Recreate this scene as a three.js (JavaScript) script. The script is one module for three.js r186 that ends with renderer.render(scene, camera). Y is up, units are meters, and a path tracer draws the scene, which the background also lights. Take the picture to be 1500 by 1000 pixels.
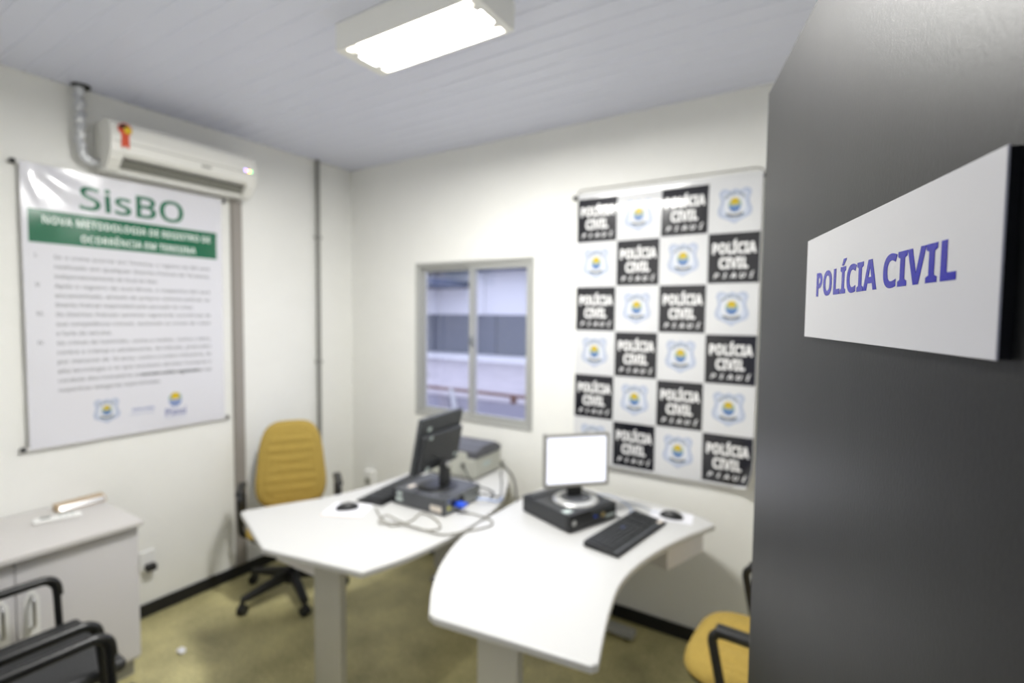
import * as THREE from 'three';
import { RoundedBoxGeometry } from 'three/addons/geometries/RoundedBoxGeometry.js';
import { mergeGeometries } from 'three/addons/utils/BufferGeometryUtils.js';
import { FontLoader } from 'three/addons/loaders/FontLoader.js';
import { TextGeometry } from 'three/addons/geometries/TextGeometry.js';
import { ImprovedNoise } from 'three/addons/math/ImprovedNoise.js';
import { RectAreaLightUniformsLib } from 'three/addons/lights/RectAreaLightUniformsLib.js';

// ---------- camera, sky, lights, exposure ----------
RectAreaLightUniformsLib.init();
const scene = new THREE.Scene();
const renderer = new THREE.WebGLRenderer();
renderer.toneMapping = THREE.LinearToneMapping;
renderer.toneMappingExposure = 1.05;
renderer.shadowMap.enabled = true;
const camera = new THREE.PerspectiveCamera(2 * Math.atan(500 / 745.4) * 180 / Math.PI, 1.5, 0.02, 200);
camera.position.set(3.195, 1.703, 2.705);
camera.rotation.set(-2.934 * Math.PI / 180, 32.249 * Math.PI / 180, 0.61 * Math.PI / 180, 'YXZ');
camera.focus = 0.45;
camera.userData.fStop = camera.getFocalLength() / 5.8;      // 5.8 mm wide aperture
const SKY = new THREE.Color().setRGB(1.4, 1.52, 2.15);     // even dusk sky
scene.background = SKY;
const LAMP_L = 124, LAMP_I = 0.3, LAMP_C = 0xfffefa;          // ceiling fixture: trough glow, bare tubes, colour
const DESK = 0.74, H = 2.8, RX = 3.75, FZ = 2.57;           // desk height, room height, right wall, front wall

// ---------- helpers ----------
let seed = 7;
const rnd = () => { seed = (seed * 1664525 + 1013904223) >>> 0; return seed / 4294967296; };
const perlin = new ImprovedNoise();
const taken = {};
const numbered = (n) => { taken[n] = (taken[n] ?? -1) + 1; return taken[n] ? n + '_' + String(taken[n]).padStart(3, '0') : n; };
function tag(o, label, category, group, kind) {
  Object.assign(o.userData, { label, category });
  if (group) o.userData.group = group;
  if (kind) o.userData.kind = kind;
  return o;
}
function thing(name, label, category, pos = [0, 0, 0], turn = 0, group, kind) {
  const o = new THREE.Group(); o.name = numbered(name); o.position.set(...pos); o.rotation.y = turn; scene.add(o);
  return tag(o, label, category, group, kind);
}
function mesh(name, geo, mat, parent = scene) {
  const m = new THREE.Mesh(Array.isArray(geo) ? merge(geo) : geo, mat);
  m.name = parent === scene ? numbered(name) : name; parent.add(m); return m;
}
function merge(list) {
  return mergeGeometries(list.map((g) => {
    const a = g.index ? g.toNonIndexed() : g;
    for (const k of Object.keys(a.attributes)) if (!['position', 'normal', 'uv'].includes(k)) a.deleteAttribute(k);
    return a;
  }));
}
const box = (w, h, d, x = 0, y = 0, z = 0) => new THREE.BoxGeometry(w, h, d).translate(x, y, z);
const span = (x0, x1, y0, y1, z0, z1) => box(x1 - x0, y1 - y0, z1 - z0, (x0 + x1) / 2, (y0 + y1) / 2, (z0 + z1) / 2);
const rbox = (w, h, d, r, x = 0, y = 0, z = 0, s = 3) => new RoundedBoxGeometry(w, h, d, s, r).translate(x, y, z);
const cyl = (r0, r1, h, x = 0, y = 0, z = 0, n = 32) => new THREE.CylinderGeometry(r0, r1, h, n).translate(x, y, z);
const V = (a) => a.map((p) => new THREE.Vector3(...p));
const tube = (pts, r, n = 64, k = 10, tension = 0.5) => new THREE.TubeGeometry(new THREE.CatmullRomCurve3(V(pts), false, 'catmullrom', tension), n, r, k, false);
// polyline with rounded corners
function bentTube(pts, r, bend, k = 12) {
  const p = V(pts), path = new THREE.CurvePath();
  let prev = p[0];
  for (let i = 1; i < p.length - 1; i++) {
    const a = p[i].clone().add(p[i - 1].clone().sub(p[i]).setLength(bend)), b = p[i].clone().add(p[i + 1].clone().sub(p[i]).setLength(bend));
    path.add(new THREE.LineCurve3(prev, a)); path.add(new THREE.QuadraticBezierCurve3(a, p[i], b)); prev = b;
  }
  path.add(new THREE.LineCurve3(prev, p[p.length - 1]));
  return new THREE.TubeGeometry(path, 90, r, k, false);
}
function extrude(shape, depth, bevel = 0, seg = 3, curve = 12) {
  return new THREE.ExtrudeGeometry(shape, { depth, bevelEnabled: bevel > 0, bevelSize: bevel, bevelThickness: bevel, bevelOffset: -bevel, bevelSegments: seg, curveSegments: curve, steps: 1 });
}
const poly = (pts) => new THREE.Shape(pts.map((p) => new THREE.Vector2(...p)));
function planarUV(g, ax = 'x', ay = 'y') {
  const p = g.attributes.position, uv = new Float32Array(p.count * 2), get = { x: 'getX', y: 'getY', z: 'getZ' };
  for (let i = 0; i < p.count; i++) { uv[2 * i] = p[get[ax]](i); uv[2 * i + 1] = p[get[ay]](i); }
  g.setAttribute('uv', new THREE.BufferAttribute(uv, 2)); return g;
}
// box-projected uv in metres
function metreUV(g) {
  const a = g.index ? g.toNonIndexed() : g, p = a.attributes.position, n = a.attributes.normal, uv = new Float32Array(p.count * 2);
  for (let i = 0; i < p.count; i++) {
    const ax = Math.abs(n.getX(i)), ay = Math.abs(n.getY(i)), az = Math.abs(n.getZ(i));
    if (ay >= ax && ay >= az) { uv[2 * i] = p.getX(i); uv[2 * i + 1] = p.getZ(i); } else if (ax >= az) { uv[2 * i] = p.getZ(i); uv[2 * i + 1] = p.getY(i); } else { uv[2 * i] = p.getX(i); uv[2 * i + 1] = p.getY(i); }
  }
  a.setAttribute('uv', new THREE.BufferAttribute(uv, 2)); return a;
}
// stuffed cushion: rounded trapezoid outline in xy, bulging to +z, with a stitched border and cross tufts
function cushion({ wb, wt, h, front, back, power = 4, tufts = 0, tuftDepth = 0.004, seam = 0.8, lengthwise = false, curve = 0 }) {
  const NA = 112, NR = 30, pos = [], idx = [], s = (v, e) => Math.sign(v) * Math.abs(v) ** e;
  const ring = (side) => {
    const base = pos.length / 3;
    for (let k = 0; k <= NR; k++) for (let j = 0; j < NA; j++) {
      const r = Math.sin(k / NR * Math.PI / 2), a = j / NA * Math.PI * 2;
      const ny = s(Math.sin(a), 2 / power), nx = s(Math.cos(a), 2 / power);
      const y = ny * r * h / 2, hw = (wb + (wt - wb) * (y / h + 0.5)) / 2, x = nx * r * hw;
      let z = Math.sqrt(Math.max(0, 1 - r ** 5));
      if (side > 0) {
        z *= front;
        const e = Math.exp(-(((r - seam) / 0.035) ** 2));
        z -= 0.0045 * e;
        if (tufts && r < seam) z -= tuftDepth * (0.5 + 0.5 * Math.cos((lengthwise ? x / wb : y / h) * tufts * Math.PI * 2 / seam)) ** 3 * Math.min(1, (seam - r) / 0.12);
      } else z *= -back;
      z -= curve * (1 - (x / (wb / 2)) ** 2) * 0.5 - curve * 0.25;
      pos.push(x, y, z);
    }
    for (let k = 0; k < NR; k++) for (let j = 0; j < NA; j++) {
      const a = base + k * NA + j, b = base + k * NA + (j + 1) % NA, c = a + NA, d = b + NA;
      if (side > 0) idx.push(a, c, d, a, d, b); else idx.push(a, d, c, a, b, d);
    }
  };
  ring(1); ring(-1);
  const g = new THREE.BufferGeometry();
  g.setAttribute('position', new THREE.Float32BufferAttribute(pos, 3)); g.setIndex(idx); g.computeVertexNormals();
  return planarUV(g);
}

// ---------- textures ----------
function dataTex(n, f, srgb, repeat = 1) {
  const d = new Uint8Array(n * n * 4);
  for (let y = 0; y < n; y++) for (let x = 0; x < n; x++) {
    const c = f(x, y); for (let k = 0; k < 3; k++) d[(y * n + x) * 4 + k] = Math.max(0, Math.min(255, (c.length ? c[k] : c))); d[(y * n + x) * 4 + 3] = 255;
  }
  const t = new THREE.DataTexture(d, n, n); t.magFilter = THREE.LinearFilter; t.minFilter = THREE.LinearMipmapLinearFilter; t.generateMipmaps = true;
  t.wrapS = t.wrapT = THREE.RepeatWrapping; t.repeat.set(repeat, repeat); if (srgb) t.colorSpace = THREE.SRGBColorSpace; t.needsUpdate = true; return t;
}
function fbm(x, y, o, z = 0) { let v = 0, a = 1, s = 0; for (let i = 0; i < o; i++) { v += a * perlin.noise(x, y, z + i * 7.3); s += a; x *= 2.03; y *= 2.03; a *= 0.55; } return v / s; }
const floorMap = dataTex(1024, (x, y) => {            // 2 m square of polished terrazzo
  const big = fbm(x / 150, y / 150, 4, 1), sp = rnd(), g = fbm(x / 5, y / 5, 2, 9);
  let k = 1 + big * 0.34 + g * 0.22 + (sp - 0.5) * 0.16;
  const c = [186 * k, 178 * k, 130 * k];
  if (sp > 0.985) return [c[0] * 1.35, c[1] * 1.35, c[2] * 1.4]; if (sp < 0.02) return [c[0] * 0.55, c[1] * 0.55, c[2] * 0.6]; return c;
}, true, 0.5);
const wallBump = dataTex(512, (x, y) => 128 + 70 * fbm(x / 24, y / 24, 4, 3) + 16 * (rnd() - 0.5), false, 1);
const wallMap = dataTex(512, (x, y) => { const k = 1 + 0.015 * fbm(x / 90, y / 90, 4, 5); return [240 * k, 240 * k, 236 * k]; }, true, 0.5);
const doorMap = dataTex(1024, (x, y) => { const k = 1 + 0.35 * fbm(x / 60, y / 140, 5, 2) + 0.2 * fbm(x / 3, y / 6, 2, 8) + (rnd() - 0.5) * 0.1; const dot = rnd() > 0.99996 ? 0.5 : 1; return [25 * k * dot, 26 * k * dot, 26 * k * dot]; }, true, 1);
const doorBump = dataTex(512, (x, y) => 128 + 60 * fbm(x / 6, y / 12, 4, 4) + 40 * (rnd() - 0.5), false, 3);
const fabricMap = dataTex(256, (x, y) => { const k = 1 + 0.06 * Math.sin(x * Math.PI / 2) * Math.sin(y * Math.PI / 2) + (rnd() - 0.5) * 0.14 + 0.07 * fbm(x / 30, y / 30, 3, 6); return [176 * k, 150 * k, 74 * k]; }, true, 5);
const fabricBump = dataTex(256, (x, y) => 128 + 60 * Math.sin(x * Math.PI / 2) * Math.sin(y * Math.PI / 2) + (rnd() - 0.5) * 60, false, 5);
const vinylBump = dataTex(256, (x, y) => 128 + 90 * fbm(x / 7, y / 7, 3, 12), false, 6);
const foilBump = dataTex(256, (x, y) => 128 + 120 * Math.abs(fbm(x / 18, y / 18, 4, 14)) * 2, false, 1);
const groundMap = dataTex(512, (x, y) => { const k = 1 + 0.14 * fbm(x / 60, y / 60, 5, 21) + (rnd() - 0.5) * 0.08; return [178 * k, 172 * k, 172 * k]; }, true, 0.25);
const woodMap = dataTex(256, (x, y) => { const k = 1 + 0.25 * fbm(x / 60, y / 4, 4, 31); return [112 * k, 74 * k, 60 * k]; }, true, 1);

function canvasTex(w, h, draw) {
  const c = document.createElement('canvas'); c.width = w; c.height = h; const g = c.getContext('2d'); draw(g, w, h);
  const t = new THREE.CanvasTexture(c); t.colorSpace = THREE.SRGBColorSpace; t.anisotropy = 8; return t;
}
// the police shield: grey-blue scalloped badge, round arms in yellow, green and blue, two dark mottos
function shield(g, cx, cy, s, tint = 1) {
  g.save(); g.translate(cx, cy); g.scale(s, s);
  const outline = (k) => {
    g.beginPath(); g.moveTo(0, -0.98 * k); g.quadraticCurveTo(0.16 * k, -0.86 * k, 0.34 * k, -0.84 * k); g.quadraticCurveTo(0.46 * k, -1.02 * k, 0.68 * k, -0.96 * k);
    g.quadraticCurveTo(0.94 * k, -0.86 * k, 0.86 * k, -0.56 * k); g.quadraticCurveTo(0.70 * k, -0.34 * k, 0.84 * k, 0); g.quadraticCurveTo(1.06 * k, 0.42 * k, 0.78 * k, 0.66 * k);
    g.quadraticCurveTo(0.36 * k, 0.80 * k, 0, 1.06 * k); g.quadraticCurveTo(-0.36 * k, 0.80 * k, -0.78 * k, 0.66 * k); g.quadraticCurveTo(-1.06 * k, 0.42 * k, -0.84 * k, 0);
    g.quadraticCurveTo(-0.70 * k, -0.34 * k, -0.86 * k, -0.56 * k); g.quadraticCurveTo(-0.94 * k, -0.86 * k, -0.68 * k, -0.96 * k); g.quadraticCurveTo(-0.46 * k, -1.02 * k, -0.34 * k, -0.84 * k);
    g.quadraticCurveTo(-0.16 * k, -0.86 * k, 0, -0.98 * k); g.closePath();
  };
  outline(1); g.fillStyle = '#a9b4cc'; g.fill(); outline(0.9); g.fillStyle = '#c9d0de'; g.fill(); outline(0.84); g.strokeStyle = '#9daac6'; g.lineWidth = 0.05; g.stroke();
  g.beginPath(); g.arc(0, 0, 0.56, 0, 7); g.fillStyle = '#dcdee2'; g.fill();
  g.save(); g.beginPath(); g.ellipse(0, -0.02, 0.36, 0.42, 0, 0, 7); g.clip();
  g.fillStyle = '#8fa89a'; g.fillRect(-0.5, -0.5, 1, 0.6); g.fillStyle = '#c9b02c'; g.fillRect(-0.22, -0.46, 0.42, 0.42);
  g.fillStyle = '#6f8fbd'; g.fillRect(-0.5, 0.02, 1, 0.6); g.fillStyle = '#45659f'; g.fillRect(-0.3, 0.18, 0.6, 0.08); g.fillRect(-0.3, 0.32, 0.6, 0.06); g.restore();
  g.fillStyle = '#30333c'; g.font = 'bold 0.19px sans-serif';
  const arc = (txt, r, a0, a1, flip) => { for (let i = 0; i < txt.length; i++) { const a = a0 + (a1 - a0) * i / (txt.length - 1); g.save(); g.rotate(a); g.translate(0, flip ? r : -r); g.textAlign = 'center'; g.textBaseline = 'middle'; g.scale(0.01, 0.01); g.font = 'bold 19px sans-serif'; g.fillText(txt[i], 0, 0); g.restore(); } };
  arc('POLÍCIA CIVIL', 0.7, -0.85, 0.85, false);
  g.strokeStyle = '#3a3d46'; g.lineWidth = 0.13; g.beginPath(); g.arc(0, -0.16, 0.78, 0.95, Math.PI - 0.95); g.stroke();
  g.restore();
}
const backdropTex = canvasTex(1200, 1930, (g, W, Hh) => {
  g.fillStyle = '#d9dadc'; g.fillRect(0, 0, W, Hh);
  const x0 = 0, y0 = 40, cw = W / 4, ch = (Hh - 40 - 12) / 6;
  for (let r = 0; r < 6; r++) for (let c = 0; c < 4; c++) {
    const x = x0 + c * cw, y = y0 + r * ch;
    if ((r + c) % 2) { shield(g, x + cw / 2, y + ch / 2 - 6, 104); continue; }
    g.fillStyle = '#12121c'; g.fillRect(x + 3, y + 3, cw - 6, ch - 6);
    g.fillStyle = '#f4f4f4'; g.textAlign = 'center'; g.textBaseline = 'alphabetic';
    const put = (t, size, yy, w) => { g.save(); g.font = 'bold ' + size + 'px sans-serif'; const m = g.measureText(t).width; g.translate(x + cw / 2, y + yy); g.scale(w / m, 1); g.fillText(t, 0, 0); g.lineWidth = 5; g.strokeStyle = '#f4f4f4'; g.strokeText(t, 0, 0); g.restore(); };
    put('POLÍCIA', 88, 128, 252); put('CIVIL', 88, 218, 170);
    g.font = 'italic bold 42px sans-serif'; 'PIAUÍ'.split('').forEach((l, i) => { g.save(); g.translate(x + cw / 2 + (i - 2) * 50, y + 278); g.scale(1.25, 1); g.fillText(l, 0, 0); g.restore(); });
  }
});
const posterTex = canvasTex(1360, 2010, (g, W, Hh) => {
  const k = W / 0.905, X = (z) => (1.915 - z) * k, Y = (y) => (2.385 - y) * k;   // wall metres to pixels
  g.fillStyle = '#dedee5'; g.fillRect(0, 0, W, Hh);
  g.fillStyle = '#046544'; g.textAlign = 'left'; g.textBaseline = 'alphabetic';
  const fit = (t, font, x0, x1, y) => { g.save(); g.font = font; const m = g.measureText(t).width; g.translate(x0, y); g.scale((x1 - x0) / m, 1); g.fillText(t, 0, 0); g.restore(); };
  fit('SisBO', '232px sans-serif', X(1.705), X(1.215), Y(2.207)); g.save(); g.font = '232px sans-serif'; g.translate(X(1.705), Y(2.207)); g.scale((X(1.215) - X(1.705)) / g.measureText('SisBO').width, 1); g.lineWidth = 7; g.strokeStyle = '#046544'; g.strokeText('SisBO', 0, 0); g.restore();
  g.fillRect(X(1.893), Y(2.178), X(1.041) - X(1.893), Y(2.022) - Y(2.178));
  g.fillStyle = '#eef4f0';
  fit('NOVA METODOLOGIA DE REGISTRO DE', 'bold 74px sans-serif', X(1.845), X(1.075), Y(2.115)); fit('OCORRÊNCIA EM TERESINA', 'bold 74px sans-serif', X(1.70), X(1.16), Y(2.042));
  g.fillStyle = '#41434b';
  const items = [['I.', ['Se o crime ocorrer em Teresina, o registro do BO será', 'realizado em qualquer Distrito Policial de Teresina,', 'independentemente do local do fato;']],
    ['II.', ['Após o registro da ocorrência, o respectivo BO será', 'encaminhado, através do próprio sistema policial, ao', 'Distrito Policial responsável pela apuração do crime;']],
    ['III.', ['Os Distritos Policiais somente registrarão ocorrências de', 'sua competência comum, excluindo os crimes de roubo', 'e furto de veículos.']],
    ['IV.', ['Os crimes de homicídio, contra a mulher, contra o idoso,', 'contra a criança e adolescente, de trânsito, praticados', 'por menores de 18 anos, contra a ordem tributária, de', 'alta tecnologia e os que envolvam direitos humanos e', 'conduta discriminatória somente serão registrados nas', 'respectivas delegacias especializadas.']]];
  let n = 0; const lh = (1.963 - 1.322) / 14;
  for (const [num, lines] of items) {
    g.font = '34px sans-serif'; g.fillText(num, X(1.875), Y(1.955 - n * lh));
    for (let i = 0; i < lines.length; i++, n++) {
      const last = i === lines.length - 1; g.font = '38px sans-serif'; const nat = g.measureText(lines[i]).width, y = Y(1.95 - n * lh);
      fit(lines[i], '38px sans-serif', X(1.805), last ? X(1.805) + nat * 1.05 : X(1.085), y);
    }
  }
  g.fillStyle = '#2c2e36'; fit('somente serão registrados', 'bold 38px sans-serif', X(1.455), X(1.14), Y(1.95 - 13 * lh));
  shield(g, X(1.612), Y(1.19), 92);
  g.fillStyle = '#5d6da6'; fit('SECRETARIA DA SEGURANÇA', 'bold 30px sans-serif', X(1.50), X(1.395), Y(1.168)); g.fillStyle = '#9aa4c2'; fit('ESTADO DO PIAUÍ', '26px sans-serif', X(1.51), X(1.395), Y(1.145));
  g.save(); g.beginPath(); g.ellipse(X(1.288), Y(1.205), 52, 62, 0, 0, 7); g.clip(); g.fillStyle = '#8aa79b'; g.fillRect(X(1.36), Y(1.26), 260, 80); g.fillStyle = '#d3b52a'; g.fillRect(X(1.288) - 30, Y(1.245), 60, 56); g.fillStyle = '#8696c0'; g.fillRect(X(1.36), Y(1.203), 260, 90); g.restore();
  g.fillStyle = '#4d579c'; fit('Piauí', 'bold 78px serif', X(1.345), X(1.23), Y(1.118)); g.fillStyle = '#aab2cc'; fit('GOVERNO DO ESTADO', '18px sans-serif', X(1.345), X(1.23), Y(1.10));
});

// ---------- materials ----------
const std = (color, roughness = 0.6, extra = {}) => new THREE.MeshStandardMaterial({ color, roughness, ...extra });
const phys = (color, roughness, extra = {}) => new THREE.MeshPhysicalMaterial({ color, roughness, ...extra });
const M = {
  wall: std(0xffffff, 0.75, { map: wallMap, bumpMap: wallBump, bumpScale: 0.0008 }),
  ceiling: phys(0xdde0ef, 0.4), seamDark: std(0x8f8f96, 0.8),
  floor: phys(0xffffff, 0.42, { map: floorMap }),
  base: std(0x15151a, 0.4),
  laminate: phys(0xcacac9, 0.38), laminateGrey: phys(0xd8d6d8, 0.45), legGrey: phys(0xb9b8b2, 0.45, { metalness: 0.1 }), footGrey: phys(0xa3a39f, 0.5),
  cabTop: phys(0xcfccca, 0.4), alu: phys(0xb4b5b2, 0.42, { metalness: 0.35 }), chrome: phys(0xc8c8c8, 0.2, { metalness: 0.95 }),
  fabric: std(0xffffff, 0.95, { map: fabricMap, bumpMap: fabricBump, bumpScale: 0.0012 }),
  plastic: phys(0x17181a, 0.42), plasticGrey: phys(0x3c3f42, 0.5), pcBlack: phys(0x2b2d30, 0.42), pcGrey: phys(0x4a4c50, 0.45), bezel: phys(0x9d9c98, 0.4, { metalness: 0.3 }),
  silver: phys(0xc5c5c2, 0.3, { metalness: 0.5 }), metalGrey: phys(0x8f928f, 0.4, { metalness: 0.7 }),
  printer: phys(0xb9bab0, 0.5), printerTop: phys(0x55565c, 0.5),
  blackTube: phys(0x121314, 0.35), blackVinyl: phys(0x2a2b2d, 0.5, { bumpMap: vinylBump, bumpScale: 0.0006 }),
  white: phys(0xf0f0ee, 0.35), paper: std(0xececf2, 0.85), acWhite: phys(0xe9e8e2, 0.35), dark: std(0x2a2b28, 0.7), slat: std(0x8f8f86, 0.5),
  conduit: phys(0x8b8b86, 0.45), raceway: phys(0x97928c, 0.55), foil: phys(0xcfd1d4, 0.38, { metalness: 0.55, bumpMap: foilBump, bumpScale: 0.004 }),
  glass: phys(0xffffff, 0.02, { transmission: 1, thickness: 0, ior: 1.45 }),
  door: phys(0xffffff, 0.42, { ior: 1.34, map: doorMap, bumpMap: doorBump, bumpScale: 0.00022 }),
  sign: phys(0xd2d2d5, 0.3), signEdge: phys(0x0c0c0e, 0.5), blue: phys(0x0f06a4, 0.25, { specularIntensity: 0.7 }),
  lampWhite: phys(0xeeeeea, 0.4), reflector: phys(0xffffff, 0.35),
  tubeGlow: phys(0xffffff, 0.3, { emissive: 0xfff7ea, emissiveIntensity: 14 }),
  screen: phys(0x101014, 0.2, { emissive: 0xf2f4ff, emissiveIntensity: 1.35 }),
  backdrop: phys(0xffffff, 0.2, { map: backdropTex, clearcoat: 0.5, clearcoatRoughness: 0.12 }), poster: phys(0xffffff, 0.2, { map: posterTex, clearcoat: 0.5, clearcoatRoughness: 0.1 }), vinylBack: phys(0xe6e6e8, 0.3),
  cable: std(0x8d8a80, 0.6), cableDark: std(0x2d2d2d, 0.6), blueVga: phys(0x1f4fd0, 0.4), sticker: std(0xd8cfc4, 0.7), label: std(0xb9c4c0, 0.6), woodBox: std(0xb9a283, 0.6),
  ground: std(0xffffff, 0.85, { map: groundMap }), asphalt: std(0x77747c, 0.9), exWhite: std(0xe8e8e6, 0.8), exGrey: std(0x6f747c, 0.8), exRoof: std(0x5a6478, 0.8), timber: std(0xffffff, 0.8, { map: woodMap }),
};

// ---------- setting ----------
{
  const floor = mesh('floor', metreUV(span(-0.15, RX + 0.15, -0.12, 0, -0.15, FZ + 0.15)), M.floor); tag(floor, 'speckled olive beige polished terrazzo floor', 'floor', null, 'structure');
  const ceil = mesh('ceiling', span(-0.15, RX + 0.15, H + 0.012, H + 0.12, -0.15, FZ + 0.15), M.seamDark); tag(ceil, 'white plastic plank ceiling of narrow tongue and groove boards', 'ceiling', null, 'structure');
  const n = 26, w = 0.1, sh = new THREE.Shape(); const e = 0.0018;
  sh.moveTo(-w / 2, 0.014); sh.lineTo(-w / 2, 0.004); sh.lineTo(-w / 2 + e, 0.003); sh.lineTo(-w / 2 + 0.006, 0); sh.lineTo(w / 2 - 0.006, 0); sh.lineTo(w / 2 - e, 0.003); sh.lineTo(w / 2, 0.004); sh.lineTo(w / 2, 0.014);
  const pg = extrude(sh, RX).rotateY(Math.PI / 2);
  for (let i = 0; i < n; i++) { const p = mesh('plank', pg, M.ceiling, ceil); p.position.set(0, H, 0.05 + i * w - 0.02); }
  const wl = mesh('wall_left', metreUV(span(-0.15, 0, 0, H, -0.15, FZ + 0.15)), M.wall); tag(wl, 'plain off-white painted wall carrying the air conditioner', 'wall', null, 'structure');
  const WX0 = 0.69, WX1 = 1.632, WY0 = 1.0, WY1 = 2.05;
  const wb = mesh('wall_back', metreUV(merge([span(0, WX0, 0, H, -0.064, 0), span(WX1, RX + 0.15, 0, H, -0.064, 0), span(WX0, WX1, 0, WY0, -0.064, 0), span(WX0, WX1, WY1, H, -0.064, 0)])), M.wall); tag(wb, 'off-white painted wall around the sliding window', 'wall', null, 'structure');
  const wr = mesh('wall_right', metreUV(span(RX, RX + 0.15, 0, H, 0, FZ + 0.15)), M.wall); tag(wr, 'plain off-white wall behind the open grey door', 'wall', null, 'structure');
  const DX0 = 2.43, DX1 = 3.375;
  const wf = mesh('wall_front', metreUV(merge([span(0, DX0, 0, H, FZ, FZ + 0.15), span(DX1, RX, 0, H, FZ, FZ + 0.15), span(DX0, DX1, 2.13, H, FZ, FZ + 0.15)])), M.wall); tag(wf, 'off-white wall with the doorway of the grey door', 'wall', null, 'structure');
  const bl = mesh('baseboard_left', rbox(0.014, 0.075, FZ, 0.004, 0.007, 0.0375, FZ / 2), M.base); tag(bl, 'black skirting strip below the air conditioner wall', 'baseboard', null, 'structure');
  const bb = mesh('baseboard_back', rbox(RX - 0.016, 0.075, 0.014, 0.004, RX / 2 + 0.008, 0.0375, 0.007), M.base); tag(bb, 'black skirting strip below the window wall', 'baseboard', null, 'structure');

  // sliding aluminium window
  const win = thing('window_1', 'grey aluminium two-pane sliding window looking out on a yard', 'window', [0, 0, 0], 0, null, 'structure');
  const fz0 = -0.06, fz1 = -0.004, f = 0.02;
  mesh('frame', [span(WX0, WX1, WY1 - f, WY1, fz0, fz1), span(WX0, WX1, WY0, WY0 + f, fz0, fz1), span(WX0, WX0 + f, WY0 + f, WY1 - f, fz0, fz1), span(WX1 - f, WX1, WY0 + f, WY1 - f, fz0, fz1)], M.alu, win);
  mesh('casing', [span(WX0 - 0.012, WX1 + 0.012, WY1, WY1 + 0.012, 0, 0.006), span(WX0 - 0.012, WX1 + 0.012, WY0 - 0.012, WY0, 0, 0.006), span(WX0 - 0.012, WX0, WY0, WY1, 0, 0.006), span(WX1, WX1 + 0.012, WY0, WY1, 0, 0.006)], M.alu, win);
  const mid = (WX0 + WX1) / 2;
  [[WX0 + f, mid + 0.02, -0.052, -0.034], [mid - 0.02, WX1 - f, -0.03, -0.012]].forEach(([a, b, z0, z1]) => {
    const s = mesh('sash', [span(a, b, WY1 - f - 0.026, WY1 - f, z0, z1), span(a, b, WY0 + f, WY0 + f + 0.028, z0, z1), span(a, a + 0.028, WY0 + f + 0.028, WY1 - f - 0.026, z0, z1), span(b - 0.028, b, WY0 + f + 0.028, WY1 - f - 0.026, z0, z1)], M.alu, win);
    mesh('pane', span(a + 0.028, b - 0.028, WY0 + f + 0.028, WY1 - f - 0.026, (z0 + z1) / 2 - 0.002, (z0 + z1) / 2 + 0.002), M.glass, s);
  });
  const la = mesh('latch', [rbox(0.022, 0.06, 0.014, 0.004, mid, 1.53, -0.005), rbox(0.034, 0.016, 0.016, 0.004, mid + 0.012, 1.53, 0.006)], M.metalGrey, win); la.userData.label = 'small metal latch';
}

// grey door standing open, with its sign
const DE = [3.0834, 0, 1.6915], DT = -73.1 * Math.PI / 180;
{
  const d = thing('door_1', 'dark grey door standing open into the room', 'door', DE, DT, null, 'structure');
  mesh('leaf', planarUV(rbox(0.9, 2.092, 0.035, 0.003, 0.45, 1.052, -0.0175)), M.door, d);
  const h = mesh('handle', [cyl(0.024, 0.024, 0.01).rotateX(Math.PI / 2).translate(0.06, 0.9, 0.005), bentTube([[0.06, 0.9, 0.005], [0.06, 0.9, 0.05], [0.17, 0.9, 0.05]], 0.009, 0.018)], M.chrome, d); h.userData.label = 'metal lever handle';
  for (const y of [0.25, 1.05, 1.9]) mesh('hinge', cyl(0.008, 0.008, 0.09, 0.906, y, -0.006, 16), M.chrome, d);
  const jamb = mesh('trim_1', [span(2.43, 2.46, 0, 2.13, FZ + 0.001, FZ + 0.149), span(3.352, 3.375, 0, 2.13, FZ + 0.001, FZ + 0.149), span(2.46, 3.352, 2.105, 2.13, FZ + 0.001, FZ + 0.149)], M.plasticGrey); tag(jamb, 'dark grey frame lining the doorway', 'door frame', null, 'structure');

  const s = thing('door_sign', 'white rectangular sign with blue capital lettering on the grey door', 'sign', DE, DT);
  mesh('plate', rbox(0.362, 0.116, 0.0016, 0.0007, 0.485, 1.739, 0.0062), M.sign, s);
  const e = mesh('backing', box(0.3605, 0.1145, 0.0052, 0.485, 1.739, 0.0027), M.signEdge, s); e.userData.label = 'black edge of the sign';
  const font = await new FontLoader().loadAsync('fonts/droid/droid_sans_bold.typeface.json');
  const tg = new TextGeometry('POLÍCIA CIVIL', { font, size: 0.0255, depth: 0.0002, curveSegments: 8, bevelEnabled: true, bevelSize: 0.0005, bevelThickness: 0.0001, bevelSegments: 1 });
  tg.computeBoundingBox(); const bb = tg.boundingBox, capH = 0.0255, sx = 0.279 / (bb.max.x - bb.min.x);
  const cap = new TextGeometry('P', { font, size: 0.0255, depth: 0.0003 }); cap.computeBoundingBox();
  const sy = capH / (cap.boundingBox.max.y - cap.boundingBox.min.y);
  tg.translate(-bb.min.x, 0, 0).scale(sx, sy, 1).translate(0.345, 1.7285, 0.00701);
  const t = mesh('lettering', tg, M.blue, s); t.userData.label = 'blue letters reading polícia civil';
}

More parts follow.
